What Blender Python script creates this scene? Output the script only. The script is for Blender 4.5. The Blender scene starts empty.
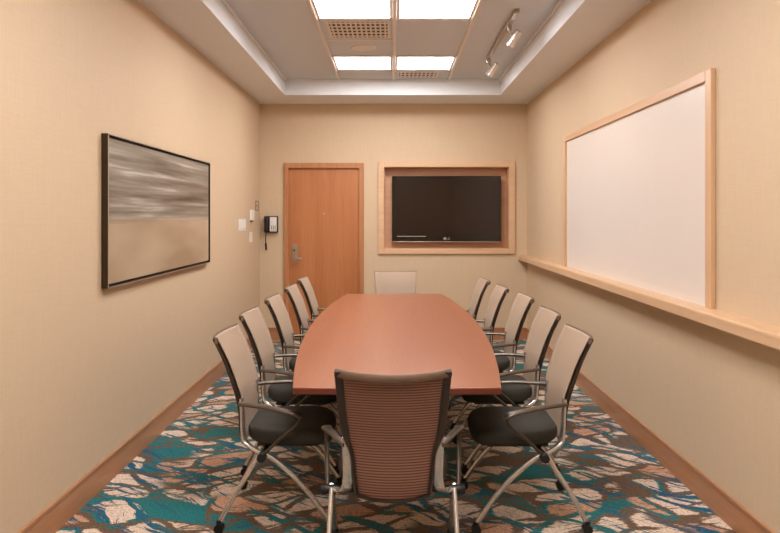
import bpy, bmesh, math, random
from mathutils import Vector, Matrix
random.seed(7)
sc = bpy.context.scene
COL = sc.collection
PI = math.pi

# ------------------------------------------------------------------ materials
def srgb(r, g, b):
    def f(c):
        c /= 255.0
        return c/12.92 if c <= 0.04045 else ((c+0.055)/1.055)**2.4
    return (f(r), f(g), f(b), 1.0)

class MT:
    def __init__(s, name):
        s.m = bpy.data.materials.new(name); s.m.use_nodes = True
        s.nt = s.m.node_tree; s.nt.nodes.clear()
        s.out = s.n('ShaderNodeOutputMaterial')
        s.b = s.n('ShaderNodeBsdfPrincipled')
        s.l(s.b.outputs[0], s.out.inputs[0])
    def n(s, t, **k):
        x = s.nt.nodes.new(t)
        for a, v in k.items(): setattr(x, a, v)
        return x
    def l(s, a, b): s.nt.links.new(a, b)
    def coords(s, scale=(1,1,1), rot=(0,0,0), src='Object'):
        tc = s.n('ShaderNodeTexCoord'); mp = s.n('ShaderNodeMapping')
        mp.inputs['Scale'].default_value = scale; mp.inputs['Rotation'].default_value = rot
        s.l(tc.outputs[src], mp.inputs[0]); return mp.outputs[0]
    def noise(s, vec, scale, detail=3, rough=.5, dist=0):
        x = s.n('ShaderNodeTexNoise'); x.inputs['Scale'].default_value = scale
        x.inputs['Detail'].default_value = detail; x.inputs['Roughness'].default_value = rough
        x.inputs['Distortion'].default_value = dist
        s.l(vec, x.inputs['Vector']); return x
    def ramp(s, fac, stops, interp='LINEAR'):
        r = s.n('ShaderNodeValToRGB'); cr = r.color_ramp; cr.interpolation = interp
        while len(cr.elements) < len(stops): cr.elements.new(.5)
        for e, (p, c) in zip(cr.elements, stops): e.position = p; e.color = c
        s.l(fac, r.inputs[0]); return r.outputs[0]
    def mix(s, fac, a, b, mode='MIX'):
        x = s.n('ShaderNodeMix', data_type='RGBA', blend_type=mode)
        for sock, v in ((x.inputs['Factor'], fac), (x.inputs[6], a), (x.inputs[7], b)):
            if hasattr(v, 'is_linked'): s.l(v, sock)
            else: sock.default_value = v
        return x.outputs[2]
    def math(s, op, a, b=None, clamp=False):
        x = s.n('ShaderNodeMath', operation=op, use_clamp=clamp)
        for i, v in enumerate((a, b)):
            if v is None: continue
            if hasattr(v, 'is_linked'): s.l(v, x.inputs[i])
            else: x.inputs[i].default_value = v
        return x.outputs[0]
    def bump(s, h, strength=.1, dist=.002):
        x = s.n('ShaderNodeBump'); x.inputs['Strength'].default_value = strength
        x.inputs['Distance'].default_value = dist
        s.l(h, x.inputs['Height']); s.l(x.outputs[0], s.b.inputs['Normal'])
    def set(s, col=None, rough=None, metal=None, spec=None):
        if col is not None:
            if hasattr(col, 'is_linked'): s.l(col, s.b.inputs['Base Color'])
            else: s.b.inputs['Base Color'].default_value = col
        if rough is not None: s.b.inputs['Roughness'].default_value = rough
        if metal is not None: s.b.inputs['Metallic'].default_value = metal
        if spec is not None: s.b.inputs['Specular IOR Level'].default_value = spec
        return s

def plain(name, col, rough=.5, metal=0, spec=.5, var=.06, scale=30):
    t = MT(name)
    nz = t.noise(t.coords(), scale, 3)
    dark = tuple(c*(1-var) for c in col[:3])+(1,)
    lite = tuple(min(1, c*(1+var)) for c in col[:3])+(1,)
    t.set(t.ramp(nz.outputs[0], [(.3, dark), (.7, lite)]), rough, metal, spec)
    return t.m

def wood(name, c1, c2, grain='Z', rough=.4, scale=1.0, spec=.5, coat=0, bands=1.0):
    t = MT(name)
    sx = {'X': (.35, 6, 6), 'Y': (6, .35, 6), 'Z': (6, 6, .35)}[grain]
    v = t.coords(tuple(k*scale for k in sx))
    n1 = t.noise(v, 1.6*bands, 5, .6, .5); 
    v2 = t.coords(tuple(k*scale*7 for k in sx))
    n2 = t.noise(v2, 3, 3, .6)
    f = t.math('ADD', t.math('MULTIPLY', n1.outputs[0], .65), t.math('MULTIPLY', n2.outputs[0], .35))
    t.set(t.ramp(f, [(.32, c1), (.68, c2)]), rough, 0, spec)
    if coat:
        t.b.inputs['Coat Weight'].default_value = coat; t.b.inputs['Coat Roughness'].default_value = .12
    return t.m

def wall_mat():
    t = MT('vinyl_wallcovering')
    v = t.coords((26, 26, 1.3)); n1 = t.noise(v, 6, 4, .65)
    v2 = t.coords((1, 1, .35)); n2 = t.noise(v2, 1.3, 2)
    v3 = t.coords((3, 3, 160)); n3 = t.noise(v3, 3, 2)
    f = t.math('ADD', t.math('MULTIPLY', n1.outputs[0], .5), t.math('MULTIPLY', n3.outputs[0], .5))
    c = t.ramp(f, [(.3, srgb(206, 180, 147)), (.7, srgb(217, 193, 162))])
    c = t.mix(t.math('MULTIPLY', n2.outputs[0], .25), c, srgb(208, 178, 144))
    t.set(c, .62, 0, .35); t.bump(f, .25, .001)
    return t.m

def carpet_mat():
    t = MT('patterned_carpet')
    base = t.coords()
    warp = t.noise(base, 1.5, 3, .5)
    wv = t.n('ShaderNodeVectorMath', operation='SCALE'); wv.inputs['Scale'].default_value = .32
    cen = t.n('ShaderNodeVectorMath', operation='SUBTRACT'); cen.inputs[1].default_value = (.5, .5, .5)
    t.l(warp.outputs[1], cen.inputs[0]); t.l(cen.outputs[0], wv.inputs[0])
    def warped(rot, scale):
        ad = t.n('ShaderNodeVectorMath', operation='ADD')
        t.l(base, ad.inputs[0]); t.l(wv.outputs[0], ad.inputs[1])
        mp = t.n('ShaderNodeMapping'); mp.inputs['Rotation'].default_value = (0, 0, rot)
        mp2 = t.n('ShaderNodeMapping'); mp2.inputs['Scale'].default_value = scale
        t.l(ad.outputs[0], mp.inputs[0]); t.l(mp.outputs[0], mp2.inputs[0]); return mp2.outputs[0]
    cream = srgb(228, 204, 182); tan = srgb(204, 156, 124); teal = srgb(10, 112, 114); blue = srgb(6, 84, 116); brown = srgb(108, 82, 60)
    fine = t.noise(t.coords(), 75, 2, .7)
    rag = t.noise(t.coords((16, 40, 1), (0, 0, .45)), 1.4, 4, .75)
    rg = t.math('MULTIPLY', t.math('SUBTRACT', rag.outputs[0], .5), .42)
    def blots(rot, scale):
        v1 = warped(math.radians(rot), scale)
        vo = t.n('ShaderNodeTexVoronoi', voronoi_dimensions='2D', feature='DISTANCE_TO_EDGE'); vo.inputs['Scale'].default_value = 1
        vc = t.n('ShaderNodeTexVoronoi', voronoi_dimensions='2D', feature='F1'); vc.inputs['Scale'].default_value = 1
        t.l(v1, vo.inputs['Vector']); t.l(v1, vc.inputs['Vector'])
        sep = t.n('ShaderNodeSeparateColor'); t.l(vc.outputs['Color'], sep.inputs[0])
        cc = t.ramp(sep.outputs[0], [(0, cream), (.32, tan), (.50, cream), (.72, teal), (.82, cream), (.90, brown)], 'CONSTANT')
        ed = t.math('ADD', vo.outputs['Distance'], t.math('MULTIPLY', rg, .75))
        ed = t.math('MINIMUM', ed, t.math('ADD', t.math('SUBTRACT', .68, vc.outputs['Distance']), t.math('MULTIPLY', rg, .8)))
        mk = t.ramp(ed, [(.085, (0, 0, 0, 1)), (.115, (1, 1, 1, 1))])
        gap = t.ramp(sep.outputs[1], [(0, brown), (.5, brown), (.68, teal)], 'CONSTANT')
        # ragged teal crumbs inside the pale blots
        return t.mix(mk, gap, cc)
    sel = t.ramp(t.noise(base, .8, 1).outputs[0], [(.49, (0, 0, 0, 1)), (.51, (1, 1, 1, 1))])
    cell = t.mix(sel, blots(-30, (2.9, 6.2, 1)), blots(28, (3.2, 6.6, 1)))
    # second family of brush strokes crossing in teal
    v2 = warped(math.radians(38), (1.6, 15.0, 1))
    st = t.noise(v2, 1.0, 5, .72, .3)
    stm = t.ramp(st.outputs[0], [(.532, (0, 0, 0, 1)), (.547, (1, 1, 1, 1))])
    v3 = warped(math.radians(-12), (1.7, 16.0, 1))
    st3 = t.noise(v3, 1.0, 5, .7, .2)
    stm3 = t.ramp(st3.outputs[0], [(.562, (0, 0, 0, 1)), (.577, (1, 1, 1, 1))])
    big = t.noise(base, .9, 2)
    tb = t.ramp(big.outputs[0], [(.42, teal), (.58, blue)])
    c = t.mix(stm, cell, tb)
    c = t.mix(stm3, c, brown)
    sp = t.ramp(fine.outputs[0], [(.36, (.5, .46, .43, 1)), (.58, (1.08, 1.08, 1.08, 1))])
    c = t.mix(.75, c, sp, 'MULTIPLY')
    t.set(c, .95, 0, .1)
    t.b.inputs['Sheen Weight'].default_value = .15
    t.bump(fine.outputs[0], .6, .004)
    return t.m

def mesh_fabric(name, c1, c2, opa, amp):
    t = MT(name)
    tc = t.n('ShaderNodeTexCoord'); sp = t.n('ShaderNodeSeparateXYZ'); t.l(tc.outputs['Object'], sp.inputs[0])
    s1 = t.math('SINE', t.math('MULTIPLY', sp.outputs[2], 2*PI/.0115))
    line = t.math('MULTIPLY', t.math('ADD', s1, 1), .5)
    nz = t.noise(t.coords((1, 1, 1)), 180, 2)
    c = t.ramp(line, [(.2, c1), (.8, c2)])
    t.set(c, .6, 0, .3)
    tr = t.n('ShaderNodeBsdfTransparent'); mx = t.n('ShaderNodeMixShader')
    al = t.math('ADD', t.math('MULTIPLY', line, amp), opa, True)
    t.l(al, mx.inputs[0]); t.l(tr.outputs[0], mx.inputs[1]); t.l(t.b.outputs[0], mx.inputs[2])
    t.l(mx.outputs[0], t.out.inputs[0])
    return t.m

def art_mat():
    t = MT('seascape_canvas')
    tc = t.n('ShaderNodeTexCoord'); sp = t.n('ShaderNodeSeparateXYZ'); t.l(tc.outputs['Object'], sp.inputs[0])
    zz = t.math('DIVIDE', t.math('SUBTRACT', sp.outputs[2], 1.10), .855)
    mp = t.coords((1, .5, 12)); n1 = t.noise(mp, 1.2, 5, .5, .35)
    mpf = t.coords((1, 1.0, 36)); n2 = t.noise(mpf, 1.3, 3, .5, .2)
    f = t.math('ADD', t.math('MULTIPLY', n1.outputs[0], .75), t.math('MULTIPLY', n2.outputs[0], .25))
    sky = t.ramp(f, [(.34, srgb(84, 77, 66)), (.46, srgb(124, 115, 100)), (.56, srgb(152, 144, 130)), (.67, srgb(206, 200, 188))])
    sand = t.ramp(t.noise(t.coords((1, .5, 2)), 1.5, 2).outputs[0], [(.35, srgb(160, 136, 108)), (.7, srgb(196, 174, 146))])
    n3 = t.math('MULTIPLY', t.math('SUBTRACT', n2.outputs[0], .5), .12)
    m = t.ramp(t.math('ADD', zz, n3), [(.42, (0, 0, 0, 1)), (.47, (1, 1, 1, 1))])
    t.set(t.mix(m, sand, sky), .38, 0, .5)
    return t.m

def emis(name, col, strength):
    t = MT(name); t.set((.8, .8, .8, 1), .5)
    t.b.inputs['Emission Color'].default_value = col; t.b.inputs['Emission Strength'].default_value = strength
    return t.m

M = dict(
    wall=wall_mat(), carpet=carpet_mat(), mesh=mesh_fabric('woven_mesh_fabric', srgb(180, 156, 134), srgb(182, 158, 136), .90, .0), rearmesh=mesh_fabric('rear_mesh_weave', srgb(122, 86, 72), srgb(162, 120, 102), .70, .2), art=art_mat(),
    plaster=plain('painted_plaster', srgb(229, 230, 231), .8, 0, .2, .015, 3),
    tile=plain('ceiling_tile', srgb(212, 216, 220), .9, 0, .1, .04, 90),
    tbar=plain('white_metal', srgb(226, 216, 206), .4, 0, .5, .02),
    door=wood('door_veneer', srgb(176, 108, 62), srgb(200, 132, 84), 'Z', .38, .7),
    maple=wood('maple_vertical', srgb(208, 168, 128), srgb(222, 184, 146), 'Z', .35, 1.4),
    mapleX=wood('maple_horizontal', srgb(208, 168, 128), srgb(222, 184, 146), 'X', .35, 1.4),
    mapleY=wood('maple_along_wall', srgb(206, 166, 126), srgb(220, 182, 144), 'Y', .35, 1.4),
    casing=wood('door_casing_wood', srgb(168, 108, 66), srgb(198, 140, 96), 'Z', .35, 2),
    niche=wood('niche_lining_wood', srgb(200, 146, 108), srgb(214, 164, 126), 'X', .5, 1),
    baseY=wood('baseboard_wood', srgb(166, 112, 74), srgb(192, 138, 98), 'Y', .32, 1),
    baseX=wood('baseboard_wood_across', srgb(166, 112, 74), srgb(192, 138, 98), 'X', .32, 1),
    table=wood('cherry_veneer', srgb(146, 89, 60), srgb(162, 103, 74), 'Y', .31, .5, .5, 0),
    tedge=plain('cherry_edge', srgb(112, 52, 36), .35, 0, .5, .1),
    darkwood=plain('dark_pedestal_wood', srgb(60, 34, 24), .45),
    chrome=plain('satin_chrome', srgb(214, 206, 198), .26, .8, .5, .03),
    nickel=plain('brushed_nickel', srgb(190, 180, 166), .32, 1, .5, .05, 60),
    armgrey=plain('polished_arm_metal', srgb(112, 100, 88), .33, .7, .5, .04),
    strut=plain('dark_strut_metal', srgb(80, 70, 60), .35, .6, .5, .05),
    black=plain('black_plastic', srgb(24, 21, 19), .42, 0, .5, .1),
    backframe=plain('charcoal_frame', srgb(54, 41, 31), .4, 0, .5, .1),
    seat=plain('black_seat_fabric', srgb(52, 48, 39), .85, 0, .3, .15, 200),
    rail=plain('taupe_top_rail', srgb(118, 92, 74), .6, 0, .4, .05),
    artframe=plain('dark_bronze_frame', srgb(58, 42, 22), .35, .3, .5, .1),
    silver=plain('silver_lip', srgb(200, 190, 176), .3, .7, .5, .04),
    board=plain('whiteboard_surface', srgb(228, 217, 206), .35, 0, .5, .01, 2),
    gloss=plain('glossy_black_bezel', srgb(18, 14, 11), .12, 0, .6, .1),
    screen=plain('dark_screen', srgb(34, 20, 13), .14, 0, .5, .15, 1.5),
    whitep=plain('white_plastic', srgb(236, 230, 222), .4, 0, .5, .02),
    greyp=plain('grey_plastic', srgb(132, 118, 98), .5, 0, .5, .05),
    slot=plain('dark_vent_slot', srgb(92, 82, 72), .8, 0, .2, .05),
    light=emis('light_diffuser', (.98, .975, 1.0, 1), 9.5),
)

# ------------------------------------------------------------------ mesh helpers
def new(): return bmesh.new()
def box(bm, x0, x1, y0, y1, z0, z1, bev=0, seg=2):
    r = bmesh.ops.create_cube(bm, size=1)
    vs = r['verts']
    bmesh.ops.scale(bm, vec=(x1-x0, y1-y0, z1-z0), verts=vs)
    bmesh.ops.translate(bm, vec=((x0+x1)/2, (y0+y1)/2, (z0+z1)/2), verts=vs)
    if bev:
        es = list({e for v in vs for e in v.link_edges})
        bmesh.ops.bevel(bm, geom=es, offset=bev, segments=seg, affect='EDGES', profile=.5)
    return bm
def cyl(bm, p0, p1, r, r2=None, seg=20, cap=True):
    p0 = Vector(p0); p1 = Vector(p1); d = p1-p0
    m = Matrix.Translation((p0+p1)/2) @ d.to_track_quat('Z', 'Y').to_matrix().to_4x4()
    bmesh.ops.create_cone(bm, cap_ends=cap, segments=seg, radius1=r, radius2=r if r2 is None else r2, depth=d.length, matrix=m)
    return bm
def catmull(pts, n=6):
    pts = [Vector(p) for p in pts]; out = []
    for i in range(len(pts)-1):
        p0 = pts[max(i-1, 0)]; p1 = pts[i]; p2 = pts[i+1]; p3 = pts[min(i+2, len(pts)-1)]
        for k in range(n):
            t = k/n
            out.append(.5*((2*p1)+(p2-p0)*t+(2*p0-5*p1+4*p2-p3)*t*t+(3*p1-p0-3*p2+p3)*t**3))
    out.append(pts[-1]); return out
def sweep(bm, pts, a, b, up=(1, 0, 0), seg=10, power=2.0, taper=None):
    """superelliptic section: half-size a across `up` direction, b across the other"""
    up = Vector(up); rings = []
    for i, p in enumerate(pts):
        t = (pts[min(i+1, len(pts)-1)]-pts[max(i-1, 0)]).normalized()
        u = (up-t*up.dot(t)).normalized(); w = t.cross(u)
        k = taper(i/(len(pts)-1)) if taper else (1, 1)
        ring = []
        for j in range(seg):
            an = 2*PI*(j+.5)/seg; c, s_ = math.cos(an), math.sin(an)
            cx = math.copysign(abs(c)**(2/power), c); sy = math.copysign(abs(s_)**(2/power), s_)
            ring.append(bm.verts.new(p+u*(a*k[0]*cx)+w*(b*k[1]*sy)))
        rings.append(ring)
    for r0, r1 in zip(rings, rings[1:]):
        for j in range(seg):
            bm.faces.new((r0[j], r0[(j+1) % seg], r1[(j+1) % seg], r1[j]))
    bm.faces.new(list(reversed(rings[0]))); bm.faces.new(rings[-1])
    return bm
def obj(name, bm, mat, parent=None, smooth=False, kind=None, mats=None):
    bmesh.ops.recalc_face_normals(bm, faces=bm.faces[:])
    me = bpy.data.meshes.new(name); bm.to_mesh(me); bm.free()
    for m_ in (mats or [mat]): me.materials.append(m_)
    if smooth:
        for p in me.polygons: p.use_smooth = True
        try: me.set_sharp_from_angle(angle=math.radians(40))
        except Exception: pass
    o = bpy.data.objects.new(name, me); COL.objects.link(o)
    if parent is not None: o.parent = parent
    if kind: o['kind'] = kind
    return o
def thing(name, label, cat, loc=(0, 0, 0), rz=0, group=None):
    o = bpy.data.objects.new(name, None); COL.objects.link(o)
    o.empty_display_size = .1
    o.location = loc; o.rotation_euler = (0, 0, rz); o['label'] = label; o['category'] = cat
    if group: o['group'] = group
    return o
def copy_tree(o, parent=None):
    c = o.copy(); COL.objects.link(c)
    if parent is not None: c.parent = parent
    for ch in list(o.children): copy_tree(ch, c)
    return c

# ------------------------------------------------------------------ dimensions
XL, XR, YB, YF = -1.60, 1.636, 8.24, -1.0
ZS, ZC = 2.858, 3.034            # lower ceiling border, raised tray
RX0, RX1, RY0, RY1 = -1.20, 1.215, 0.0, 7.63
CH = 1.5

# ------------------------------------------------------------------ room shell
obj('floor', box(new(), XL-.15, XR+.15, YF-.15, YB+.2, -.05, 0), M['carpet'], kind='structure')
obj('wall_left', box(new(), XL-.12, XL, YF-.12, YB+.2, 0, ZC+.05), M['wall'], kind='structure')
obj('wall_right', box(new(), XR, XR+.12, YF-.12, YB+.2, 0, ZC+.05), M['wall'], kind='structure')
obj('wall_front', box(new(), XL, XR, YF-.12, YF, 0, ZC+.05), M['wall'], kind='structure')
# back wall with a door opening and a television niche
DX0, DX1, DZ = -1.262, -.386, 2.09
NX0, NX1, NZ0, NZ1 = -.10, 1.418, 1.10, 2.094
bm = new(); W0, W1 = YB, YB+.2
box(bm, XL, DX0, W0, W1, 0, ZC+.05); box(bm, DX0, DX1, W0, W1, DZ, ZC+.05)
box(bm, DX1, NX0, W0, W1, 0, ZC+.05); box(bm, NX0, NX1, W0, W1, 0, NZ0)
box(bm, NX0, NX1, W0, W1, NZ1, ZC+.05); box(bm, NX1, XR, W0, W1, 0, ZC+.05)
obj('wall_back', bm, M['wall'], kind='structure')

# ceiling: lower border and stepped tray
bm = new()
box(bm, XL, RX0, YF, YB, ZS, ZC+.03); box(bm, RX1, XR, YF, YB, ZS, ZC+.03)
box(bm, RX0, RX1, RY1, YB, ZS, ZC+.03); box(bm, RX0, RX1, YF, RY0, ZS, ZC+.03)
# small cove strip high on the step
for a in ((RX0, RX0+.022, RY0, RY1), (RX1-.022, RX1, RY0, RY1), (RX0, RX1, RY1-.022, RY1), (RX0, RX1, RY0, RY0+.022)):
    box(bm, a[0], a[1], a[2], a[3], ZC-.022, ZC, .005)
ceil = obj('ceiling', bm, M['plaster'], kind='structure')
bm = new(); box(bm, RX0, RX1, RY0, RY1, ZC, ZC+.05)
obj('ceiling_tray', bm, M['tile'], ceil)
# exposed suspension grid
GX = (-.592, .02, .632); P = .61
rows = [7.12-P*k for k in range(0, 12)]
bm = new()
for x in GX: box(bm, x-.014, x+.014, RY0+.03, RY1-.03, ZC-.016, ZC, .002, 1)
skip = 5.90
for y in rows:
    if y < .1: continue
    if abs(y-skip) < .05: box(bm, GX[0]+.013, GX[1]-.013, y-.012, y+.012, ZC-.009, ZC)
    else:
        box(bm, GX[0]+.013, GX[1]-.013, y-.012, y+.012, ZC-.009, ZC)
        box(bm, GX[1]+.013, GX[2]-.013, y-.012, y+.012, ZC-.009, ZC)
obj('ceiling_grid', bm, M['tbar'], ceil)

def base(side, segs, mat):
    bm = new()
    for (x0, x1, y0, y1, nx, ny) in segs:
        box(bm, x0, x1, y0, y1, 0, .128)
        # cap moulding stands slightly proud of the board
        e = .006
        box(bm, x0-(e if nx < 0 else 0), x1+(e if nx > 0 else 0), y0-(e if ny < 0 else 0), y1+(e if ny > 0 else 0), .130, .15, .003, 2)
    return obj('baseboard_'+side, bm, mat, kind='structure')
base('left', [(XL, XL+.007, YF, YB, 1, 0)], M['baseY'])
base('right', [(XR-.007, XR, YF, YB, -1, 0)], M['baseY'])
base('back', [(XL+.007, -1.309, YB-.007, YB, 0, -1), (-.339, XR-.007, YB-.007, YB, 0, -1)], M['baseX'])
base('front', [(XL+.007, XR-.007, YF, YF+.007, 0, 1)], M['baseX'])

# ------------------------------------------------------------------ door
door = obj('door_1', box(new(), DX0+.012, DX1-.012, YB+.015, YB+.06, .008, DZ-.012, .002), M['door'], kind='structure')
door['label'] = 'orange-brown flush wooden door in the back wall left of the television'
bm = new()
for x0, x1 in ((-1.309, DX0+.012), (DX1-.012, -.339)): box(bm, x0, x1, YB-.022, YB+.1, 0, 2.142, .004)
box(bm, DX0+.012, DX1-.012, YB-.022, YB+.1, DZ-.012, 2.142, .004)
obj('door_frame', bm, M['casing'], door)
bm = new(); box(bm, -1.212, -1.142, YB+.003, YB+.016, .94, 1.156, .004)
lock = obj('lock_plate', bm, M['nickel'], door)
bm = new(); cyl(bm, (-1.178, YB+.004, .99), (-1.178, YB-.045, .99), .013)
sweep(bm, catmull([(-1.178, YB-.045, .99), (-1.14, YB-.05, .99), (-1.085, YB-.045, .988)]), .008, .011, (0, 1, 0), 12)
obj('door_handle', bm, M['nickel'], lock, True)
bm = new(); cyl(bm, (-1.185, YB+.004, 1.085), (-1.185, YB-.006, 1.085), .012)
obj('deadbolt_cylinder', bm, M['strut'], lock, True)
bm = new(); cyl(bm, (-.824, YB+.016, 1.53), (-.824, YB+.008, 1.53), .011); obj('peephole', bm, M['nickel'], door, True)

# ------------------------------------------------------------------ niche with wooden frame
bm = new()
D = .13
obj('wall_niche', box(bm, NX0, NX1, YB+D, YB+D+.01, NZ0, NZ1), M['niche'], kind='structure')
for k, a in enumerate(((NX0, NX0+.008, NZ0, NZ1), (NX1-.008, NX1, NZ0, NZ1), (NX0+.008, NX1-.008, NZ0, NZ0+.008), (NX0+.008, NX1-.008, NZ1-.008, NZ1))):
    obj('trim_%d' % (k+2), box(new(), a[0], a[1], YB, YB+D, a[2], a[3]), M['niche'], kind='structure')
bm = new(); fy0, fy1 = YB-.028, YB
box(bm, -.17, NX0+.004, fy0, fy1, 1.04, 2.155, .005); box(bm, NX1-.004, 1.487, fy0, fy1, 1.04, 2.155, .005)
box(bm, NX0+.004, NX1-.004, fy0, fy1, NZ1-.004, 2.155, .005); box(bm, NX0+.004, NX1-.004, fy0, fy1, 1.04, NZ0+.004, .005)
obj('trim_1', bm, M['mapleX'], kind='structure')

# television
tv = thing('television', 'large black flat-screen television mounted in the wood-framed niche', 'television', (.66, YB+.09, 1.185))
TY = YB-.09-.0
def tvb(name, x0, x1, y0, y1, z0, z1, mat, bev=0, parent=tv):
    return obj(name, box(new(), x0-.66, x1-.66, y0-YB-.09, y1-YB-.09, z0-1.185, z1-1.185, bev), mat, parent)
body = tvb('housing', 0.0, 1.325, YB+.02, YB+.085, 1.185, 1.985, M['gloss'], .008)
tvb('screen', .055, 1.27, YB+.0165, YB+.022, 1.262, 1.945, M['screen'])
tvb('wall_bracket', .45, .85, YB+.085, YB+.129, 1.35, 1.75, M['black'], .004)
tvb('chrome_strip', .01, 1.315, YB+.014, YB+.024, 1.183, 1.190, M['silver'], .001)
tvb('reflection_strip', .06, .41, YB+.0165, YB+.0205, 1.249, 1.257, M['silver'])  # silver strip imitating a reflection on the lower left bezel
bm = new()
bmesh.ops.create_cone(bm, cap_ends=True, segments=24, radius1=.016, radius2=.016, depth=.002,
                      matrix=Matrix.Translation((.640-.66, .0185-.09, 1.226-1.185)) @ Matrix.Rotation(PI/2, 4, 'X'))
logo = obj('logo_disc', bm, M['silver'], tv)
fc = bpy.data.curves.new('letters', 'FONT'); fc.body = 'LG'; fc.size = .036; fc.extrude = .0008
fo = bpy.data.objects.new('letters', fc); COL.objects.link(fo)
bpy.context.view_layer.update()
me = bpy.data.meshes.new_from_object(fo.evaluated_get(bpy.context.evaluated_depsgraph_get()))
COL.objects.unlink(fo); bpy.data.objects.remove(fo)
me.materials.clear(); me.materials.append(M['silver'])
lt = bpy.data.objects.new('logo_lettering', me); COL.objects.link(lt); lt.parent = tv
lt.location = (.660-.66, .0185-.09, 1.213-1.185); lt.rotation_euler = (PI/2, 0, 0)

# ------------------------------------------------------------------ artwork on left wall
ax = XL+.038
pic = thing('framed_picture', 'wide dark-framed picture of a grey streaky sky over sand, on the left wall', 'picture', (XL, 4.79, 1.10))
def pl(bm): bmesh.ops.translate(bm, vec=(-XL, -4.79, -1.10), verts=bm.verts[:]); return bm
y0, y1, z0, z1 = 3.74, 5.84, 1.10, 1.955
bm = new(); tk = .010
for a in ((y0, y0+tk, z0, z1), (y1-tk, y1, z0, z1), (y0+tk, y1-tk, z0, z0+tk), (y0+tk, y1-tk, z1-tk, z1)):
    box(bm, XL+.001, ax, a[0], a[1], a[2], a[3], .001, 1)
fr = obj('frame', pl(bm), M['artframe'], pic)
bm = new(); tk = .005
for a in ((y0, y0+tk, z0, z1), (y1-tk, y1, z0, z1), (y0+tk, y1-tk, z0, z0+tk), (y0+tk, y1-tk, z1-tk, z1)):
    box(bm, ax, ax+.003, a[0], a[1], a[2], a[3])
obj('silver_edge', pl(bm), M['silver'], fr)
cv = obj('canvas', box(new(), .005, .030, y0+.022, y1-.022, z0+.022, z1-.022), M['art'], pic)
cv.data.transform(Matrix.Translation((0, 0, 0)))
cv.location = (0, -4.79, -1.10)
obj('backing', pl(box(new(), XL+.001, XL+.008, y0+.01, y1-.01, z0+.01, z1-.01)), M['black'], pic)

# ------------------------------------------------------------------ whiteboard + ledge
wb = thing('whiteboard', 'large blank whiteboard in a pale wood frame above the right-hand ledge', 'whiteboard', (XR, 4.9, 1.03))
def wl(bm): bmesh.ops.translate(bm, vec=(-XR, -4.9, -1.03), verts=bm.verts[:]); return bm
obj('writing_surface', wl(box(new(), XR-.008, XR-.001, 3.49, 6.34, 1.03, 2.20)), M['board'], wb)
wx0, wx1 = XR-.026, XR-.001
obj('frame_stile', wl(box(new(), wx0, wx1, 3.434, 3.50, 1.03, 2.247, .003)), M['maple'], wb)
obj('frame_stile', wl(box(new(), wx0, wx1, 6.33, 6.395, 1.03, 2.247, .003)), M['maple'], wb)
obj('frame_rail', wl(box(new(), wx0, wx1, 3.50, 6.33, 2.193, 2.247, .003)), M['mapleY'], wb)
bm = new()
prof = [(XR, 1.03), (1.545, 1.03), (1.530, 1.026), (1.527, 1.018), (1.527, .972), (1.532, .966), (1.60, .964), (1.61, .935), (XR, .93)]
vs0 = [bm.verts.new((x, YF+.0, z)) for x, z in prof]; vs1 = [bm.verts.new((x, YB-.002, z)) for x, z in prof]
n = len(prof)
for i in range(n): bm.faces.new((vs0[i], vs0[(i+1) % n], vs1[(i+1) % n], vs1[i]))
bm.faces.new(vs0); bm.faces.new(list(reversed(vs1)))
lg = obj('wall_ledge', bm, M['mapleY'])
lg['label'] = 'long pale maple ledge running the full right wall under the whiteboard'; lg['category'] = 'ledge'

# ------------------------------------------------------------------ ceiling fittings
def ceiling_light(x0, x1, y0, y1, label):
    t = thing('ceiling_light', label, 'ceiling light', ((x0+x1)/2, (y0+y1)/2, ZC), 0, 'square ceiling light panels')
    hx, hy = (x1-x0)/2, (y1-y0)/2
    bm = new(); f = .024
    box(bm, -hx, hx, -hy, -hy+f, -.007, 0); box(bm, -hx, hx, hy-f, hy, -.007, 0)
    box(bm, -hx, -hx+f, -hy+f, hy-f, -.007, 0); box(bm, hx-f, hx, -hy+f, hy-f, -.007, 0)
    obj('frame', bm, M['tbar'], t)
    obj('diffuser', box(new(), -hx+f, hx-f, -hy+f, hy-f, -.004, -.001), M['light'], t)
    return t
g = .014
cols = ((GX[0]+g, GX[1]-g, 'left'), (GX[1]+g, GX[2]-g, 'right'))
for (a, b, s) in cols:
    ceiling_light(a, b, 6.51+g, 7.12-g, 'glowing ceiling panel farther from the camera, %s of the centre bar' % s)
    ceiling_light(a, b, 4.68+g, 5.29-g, 'large glowing ceiling panel at the top edge of the photo, %s of the centre bar' % s)
    ceiling_light(a, b, 2.24+g, 2.85-g, 'added unseen ceiling panel overhead near the front of the table, %s of the centre bar' % s)  # out-of-view panels added to light the near end of the room
    ceiling_light(a, b, .41+g, 1.02-g, 'added unseen ceiling panel directly above the camera, %s of the centre bar' % s)  # another unseen pair, added to brighten the camera end

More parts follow.
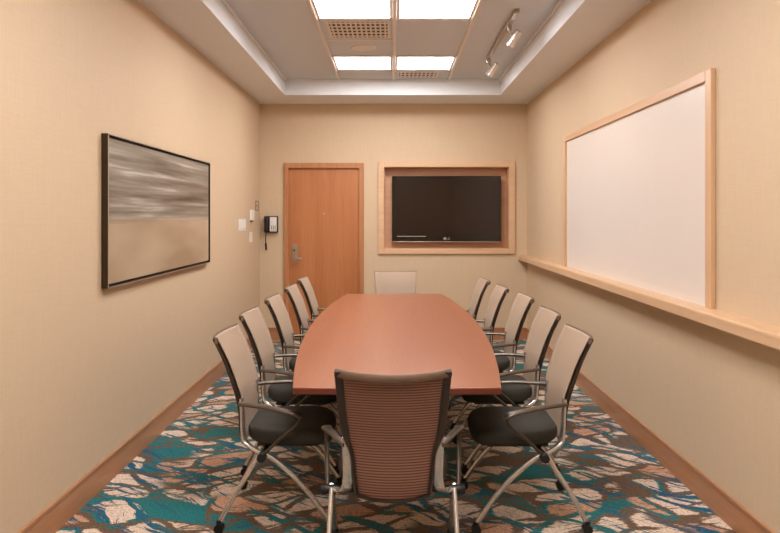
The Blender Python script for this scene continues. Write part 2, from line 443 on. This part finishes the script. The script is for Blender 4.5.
def vent(x0, x1, y0, y1, label, nx, ny):
    t = thing('ceiling_vent', label, 'air vent', ((x0+x1)/2, (y0+y1)/2, ZC))
    hx, hy = (x1-x0)/2, (y1-y0)/2; f = .022
    bm = new()
    box(bm, -hx, hx, -hy, -hy+f, -.008, 0); box(bm, -hx, hx, hy-f, hy, -.008, 0)
    box(bm, -hx, -hx+f, -hy+f, hy-f, -.008, 0); box(bm, hx-f, hx, -hy+f, hy-f, -.008, 0)
    obj('frame', bm, M['tbar'], t)
    obj('backing', box(new(), -hx+f, hx-f, -hy+f, hy-f, -.002, -.0005), M['slot'], t)
    bm = new(); ix = 2*(hx-f)/nx; iy = 2*(hy-f)/ny
    for i in range(nx):
        x = -hx+f+ix*(i+.5); box(bm, x-ix*.19, x+ix*.19, -hy+f, hy-f, -.007, -.002)
    for j in range(ny):
        y = -hy+f+iy*(j+.5); box(bm, -hx+f, hx-f, y-iy*.16, y+iy*.16, -.0065, -.0022)
    obj('grille', bm, M['tbar'], t)
    return t
vent(cols[0][0]+.05, cols[0][1]-.02, 5.29+.04, 5.90-.05, 'slotted square air vent between the ceiling light panels, left of the centre bar', 12, 5)
vent(cols[1][0]+.02, cols[1][1]-.12, 7.12+.05, 7.12+.40, 'small slotted air vent behind the far ceiling panel, right of the centre bar', 9, 3)
bm = new(); cyl(bm, (-.26, 6.2, ZC), (-.26, 6.2, ZC-.006), .115, .108, 32)
sp = obj('ceiling_speaker', bm, M['tbar'], None, True); sp['label'] = 'round white ceiling speaker between the vent and the far light panel'; sp['category'] = 'speaker'

# track light
tr = thing('track_light', 'silver ceiling track with two adjustable lamp heads, right of the light panels', 'track light', (.925, 5.8, ZC))
obj('rail', box(new(), -.018, .018, -.77, .76, -.03, 0, .003), M['nickel'], tr)
def head(y, ang, L):
    bm = new(); cyl(bm, (0, y, -.03), (0, y, -.062), .022); cyl(bm, (0, y, -.06), (.02, y, -.10), .008)
    bmesh.ops.create_uvsphere(bm, u_segments=14, v_segments=8, radius=.016, matrix=Matrix.Translation((0, y, -.065)))
    ad = obj('adapter', bm, M['nickel'], tr, True)
    d = Vector((-.5, .3, -.8)).normalized(); c = Vector((.05, y, -.115))
    p0, p1 = c-d*L*.35, c+d*L*.65
    bm = new(); cyl(bm, p0, p1, .030, .040, 24, False); cyl(bm, p0, p0-d*.012, .030, .018, 24)
    cyl(bm, p0+d*.01, p0+d*.02, .024, .024, 24)
    hd = obj('lamp_head', bm, M['chrome'], tr, True)
    bm = new(); cyl(bm, p1-d*.012, p1-d*.008, .036, .036, 24); obj('lens', bm, M['whitep'], hd)
head(-.42, -.25, .13); head(.72, -.25, .13)

# ------------------------------------------------------------------ left wall fittings
def wt(name, label, cat, y, z): return thing(name, label, cat, (XL, y, z))
t = wt('light_switch', 'white multi-gang light switch plate on the left wall', 'light switch', 7.25, 1.404)
obj('plate', box(new(), 0, .008, -.17, .17, -.062, .062, .003), M['whitep'], t)
for k in range(4):
    y = -.12+.08*k
    obj('rocker', box(new(), .006, .013, y-.018, y+.018, -.034, .034, .002), M['whitep'], t)
t = wt('thermostat', 'white upright thermostat on the left wall above the small blank plate', 'thermostat', 7.71, 1.503)
obj('body', box(new(), -.001, .025, -.08, .08, -.052, .066, .006), M['whitep'], t)
obj('sensor_cap', box(new(), 0, .022, -.045, .045, -.075, -.052, .004), M['greyp'], t)
bm = box(new(), 0, .01, -.065, .065, -.058, .058, .003)
o = obj('wall_plate', bm, M['whitep']); o.location = (XL, 7.69, 1.263); o['label'] = 'small blank white wall plate below the thermostat'; o['category'] = 'wall plate'
t = wt('door_sign', 'small grey framed plate on the left wall nearest the corner', 'sign', 8.04, 1.62)
bm = new()
for a in ((-.08, -.065, -.06, .06), (.065, .08, -.06, .06)): box(bm, 0, .008, *a)
box(bm, 0, .008, -.065, .065, .048, .06); box(bm, 0, .008, -.065, .065, -.06, -.048); box(bm, 0, .008, -.065, .065, -.006, .006)
obj('frame', bm, M['greyp'], t)
obj('panel', box(new(), 0, .003, -.065, .065, -.048, .048), M['wall'], t)

# wall phone on the back wall
t = thing('wall_phone', 'black wall telephone with white front card, on the back wall beside the door', 'telephone', (-1.458, YB, 1.40))
obj('body', box(new(), -.082, .082, -.055, 0, -.10, .10, .008), M['black'], t)
bm = new(); sweep(bm, catmull([(-.05, -.068, .082), (-.05, -.085, .05), (-.05, -.085, -.05), (-.05, -.068, -.082)]), .024, .012, (1, 0, 0), 12, 3, lambda q: (1, 1.5-1.0*math.sin(PI*q)))
obj('handset', bm, M['black'], t, True)
obj('front_card', box(new(), -.012, .070, -.061, -.054, -.085, .088, .002), M['whitep'], t)
bm = new()
for r in range(4):
    for c in range(3): box(bm, .002+c*.022, .016+c*.022, -.0625, -.0605, -.074+r*.016, -.064+r*.016)
obj('keypad', bm, M['greyp'], t)
bm = new(); sweep(bm, catmull([(-.062, -.03, -.095), (-.066, -.035, -.17), (-.064, -.03, -.25), (-.060, -.02, -.31)]), .006, .006, (1, 0, 0), 8, 2, lambda q: (1, 1) if q < .6 else (1.9, 1.9))
obj('cord', bm, M['black'], t, True)

# ------------------------------------------------------------------ table
TC, TY0, TY1 = .022, 3.01, 6.63
tab = thing('conference_table', 'long boat-shaped cherry conference table in the middle of the room', 'table', (TC, (TY0+TY1)/2, 0))
hl = (TY1-TY0)/2
def outline(inset=0):
    pts = []; N = 40
    hw = lambda t: .462+.125*(1-t*t)-inset
    H = hl-inset
    for i in range(N+1):
        t = -1+2*i/N; pts.append((hw(t), t*H))
    for i in range(1, 8): # bowed far end
        u = 1-2*i/8; pts.append((u*hw(1), H+.012*(1-u*u)))
    for i in range(N+1):
        t = 1-2*i/N; pts.append((-hw(t), t*H))
    for i in range(1, 8):
        u = -1+2*i/8; pts.append((u*hw(1), -H-.012*(1-u*u)))
    return pts
def slab(levels):
    bm = new(); rings = []
    for ins, z in levels: rings.append([bm.verts.new((x, y, z)) for x, y in outline(ins)])
    n = len(rings[0])
    for a, b in zip(rings, rings[1:]):
        for i in range(n): bm.faces.new((a[i], a[(i+1) % n], b[(i+1) % n], b[i]))
    bm.faces.new(list(reversed(rings[0]))); bm.faces.new(rings[-1]); return bm
obj('tabletop', slab([(.002, .735), (.0008, .739), (.003, .741)]), M['table'], tab)
obj('edge_band', slab([(.006, .708), (.001, .711), (.0, .715), (.0, .735)]), M['tedge'], tab)
for s in (-1, 1):
    bm = new(); box(bm, -.16, .16, s*.95-.05, s*.95+.05, .03, .70, .006)
    pd = obj('pedestal', bm, M['darkwood'], tab)
    obj('pedestal_foot', box(new(), -.20, .20, s*.95-.16, s*.95+.16, 0, .035, .008), M['darkwood'], pd)
    obj('mounting_plate', box(new(), -.25, .25, s*.95-.2, s*.95+.2, .694, .708), M['black'], pd)
obj('stretcher', box(new(), -.02, .02, -.90, .90, .35, .55, .004), M['darkwood'], tab)

# ------------------------------------------------------------------ chairs
PROF = [(-.229, .91), (-.176, .80), (-.130, .667), (-.117, .615), (-.110, .55), (-.106, .45), (-.095, .385)]
HW = [.213, .208, .197, .187, .168, .156, .148]
pf = catmull([(HW[i], PROF[i][0], PROF[i][1]) for i in range(7)], 6)
def surf(u, i, off=0):
    hw, y, z = pf[i]; q = i/(len(pf)-1)
    bul = .046*(1-q)+.030*q
    sag = .012*(1-q)**3 + .014*q**4
    return Vector((u*hw, y-bul*(1-u*u)+off, z-sag*(1-u*u)))
def make_chair():
    c = thing('conference_chair', 'x', 'chair', (0, 0, 0), 0, 'mesh-back conference chairs')
    # mesh panel: beige front weave wrapped over the frame, rosy rear weave
    NU = 18; NV = len(pf)
    def panel(off, wide, thick):
        bm = new(); gf = [[bm.verts.new(surf((-1+2*j/NU)*wide, i, off)) for j in range(NU+1)] for i in range(NV)]
        for i in range(NV-1):
            for j in range(NU): bm.faces.new((gf[i][j], gf[i][j+1], gf[i+1][j+1], gf[i+1][j]))
        return bm
    o = obj('backrest', panel(.003, 1.045, .002), M['mesh'], c, True)
    sm = o.modifiers.new('thick', 'SOLIDIFY'); sm.thickness = .002; sm.offset = 0
    o = obj('rear_weave', panel(-.007, .97, .002), M['rearmesh'], o, True); o['label'] = 'rosy brown rear weave'
    sm = o.modifiers.new('thick', 'SOLIDIFY'); sm.thickness = .002; sm.offset = 0
    # dark frame: both sides and bottom
    bm = new(); bk = Vector((0, -.013, 0))
    path = [surf(-.98, i)+bk for i in range(NV)] + [surf(-1+2*j/12, NV-1)+bk for j in range(1, 12)] + [surf(.98, i)+bk for i in reversed(range(NV))]
    sweep(bm, path, .013, .014, (0, 1, 0), 10, 3.5, lambda q: ((.45+.50*min(1, min(q, 1-q)*5), 1.12 if min(q, 1-q) < .16 else max(.42, 1.12-.7*(min(q, 1-q)-.16)/.12))))
    obj('back_frame', bm, M['backframe'], c, True)
    bm = new(); tp = [surf(-1.04+2.08*j/16, 0)+Vector((0, -.0035, -.010)) for j in range(17)]
    sweep(bm, tp, .016, .0085, (0, 0, 1), 10, 3)
    obj('top_rail', bm, M['rail'], c, True)
    # seat cushion
    bm = new(); NS = 44; rings = []
    def ring(k, z):
        r = []
        for j in range(NS):
            a = 2*PI*j/NS; ca, sa = math.cos(a), math.sin(a)
            x = math.copysign(abs(ca)**(2/4.2), ca); y = math.copysign(abs(sa)**(2/4.2), sa)
            py = .110+.212*y*k
            px = .236*x*k*(1-.10*max(0, -(y*k)))
            fz = z-.020*max(0, (py-.20)/.127)**2+.012*max(0, (-(py-.02))/.1)**2-.006*(1-min(1, abs(px)/.2))*(1 if z > .44 else 0)
            r.append(bm.verts.new((px, py, fz)))
        return r
    for k, z in ((.80, .398), (.93, .400), (.985, .410), (1, .428), (.995, .445), (.965, .460), (.90, .469), (.75, .474), (.5, .474), (.25, .473)): rings.append(ring(k, z))
    for a, b in zip(rings, rings[1:]):
        for j in range(NS): bm.faces.new((a[j], a[(j+1) % NS], b[(j+1) % NS], b[j]))
    bm.faces.new(list(reversed(rings[0]))); bm.faces.new(rings[-1])
    obj('seat', bm, M['seat'], c, True)
    bm = new(); box(bm, -.19, .19, -.04, .26, .384, .400, .006)
    cyl(bm, (-.25, 0, .366), (.25, 0, .366), .013)
    obj('seat_frame', bm, M['black'], c)
    for s in (-1, 1):
        # chrome upright flows down and forward into the pivot
        bm = new()
        up = catmull([(s*.184, -.118, .618), (s*.181, -.114, .54), (s*.180, -.112, .46), (s*.186, -.104, .415), (s*.205, -.07, .388), (s*.228, -.03, .372), (s*.245, 0, .366)], 5)
        sweep(bm, up, .021, .009, (1, 0, 0), 12, 3, lambda q: (1 if q < .5 else 1-1.1*(q-.5), 1+.2*q))
        obj('upright', bm, M['chrome'], c, True)
        bm = new()
        ar = catmull([(s*.190, -.122, .590), (s*.218, -.075, .592), (s*.252, .02, .589), (s*.280, .10, .581), (s*.292, .165, .570), (s*.293, .190, .553)], 6)
        sweep(bm, ar, .018, .0095, (s*1, -.35, 0), 12, 2.6, lambda q: (.75+.75*q**1.4*(1 if q < .85 else 1-.9*(q-.85)/.15), 1))
        obj('armrest', bm, M['armgrey'], c, True)
        bm = new()
        st = catmull([(s*.293, .178, .558), (s*.293, .180, .540), (s*.290, .155, .505), (s*.282, .08, .443), (s*.272, .0, .366)], 6)
        sweep(bm, st, .010, .008, (1, 0, 0), 10, 2.6)
        obj('arm_strut', bm, M['strut'], c, True)
        bm = new(); cyl(bm, (s*.278, 0, .363), (s*.298, 0, .363), .023, .020, 22); cyl(bm, (s*.236, 0, .363), (s*.278, 0, .363), .019, None, 22)
        obj('pivot', bm, M['black'], c, True)
        for nm, pts in (('front', [(s*.258, .012, .372), (s*.260, .08, .325), (s*.262, .165, .250), (s*.265, .245, .155), (s*.268, .322, .045)]),
                        ('rear', [(s*.254, -.01, .372), (s*.256, -.07, .275), (s*.258, -.140, .165), (s*.260, -.205, .045)])):
            bm = new(); cp = catmull(pts, 7)
            sweep(bm, cp, .0105, .0125, (1, 0, 0), 12, 2.2)
            lg_ = obj('leg', bm, M['chrome'], c, True)
            e = cp[-1]; dx = .012
            bm = new()
            cyl(bm, (e.x-.019, e.y, .022), (e.x-.004, e.y, .022), .022, None, 22)
            cyl(bm, (e.x+.004, e.y, .022), (e.x+.019, e.y, .022), .022, None, 22)
            cyl(bm, (e.x-.006, e.y, .024), (e.x+.006, e.y, .024), .010, None, 12)
            cyl(bm, (e.x, e.y, .028), (e.x, e.y, .060), .014, .015, 16)
            obj('caster', bm, M['black'], lg_, True)
    return c
proto = make_chair()
used = [False]
def chair(x, y, rz, label):
    o = proto if not used[0] else copy_tree(proto)
    used[0] = True
    o.location = (x, y, 0); o.rotation_euler = (0, 0, rz); o['label'] = label
ordn = ['nearest the camera', 'second from the camera', 'the middle of five', 'fourth from the camera', 'farthest from the camera']
RXs = [(.728, 3.475), (.757, 4.22), (.762, 5.01), (.690, 5.65), (.630, 6.29)]
LXs = [(-.626, 3.485), (-.659, 4.20), (-.645, 4.94), (-.622, 5.68), (-.616, 6.40)]
chair(0.004, 2.83, 0, 'mesh-back chair at the near end of the table, seen from behind in the foreground')
for (x, y), w in zip(RXs, ordn): chair(x-.010, y, PI/2, 'mesh-back chair on the whiteboard side of the table, '+w)
for (x, y), w in zip(LXs, ordn): chair(x+.012, y, -PI/2, 'mesh-back chair on the picture side of the table, '+w)
chair(.037, 7.0, PI, 'mesh-back chair at the far end of the table, facing the camera')

# ------------------------------------------------------------------ world, camera, output look
w = bpy.data.worlds.new('room_air'); sc.world = w; w.use_nodes = True
w.node_tree.nodes['Background'].inputs[0].default_value = (1, .92, .84, 1)
w.node_tree.nodes['Background'].inputs[1].default_value = .15
cam = bpy.data.cameras.new('camera'); co = bpy.data.objects.new('camera', cam); COL.objects.link(co)
co.location = (0, 0, CH); co.rotation_euler = (PI/2, 0, 0)
cam.sensor_width = 36; cam.lens = 680/780*36; cam.shift_y = -50.5/780; cam.shift_x = -2/780
cam.clip_start = .05
sc.camera = co
sc.view_settings.view_transform = 'Standard'; sc.view_settings.look = 'None'
sc.view_settings.gamma = 1; sc.view_settings.use_curve_mapping = False
sc.view_settings.exposure = 1.5
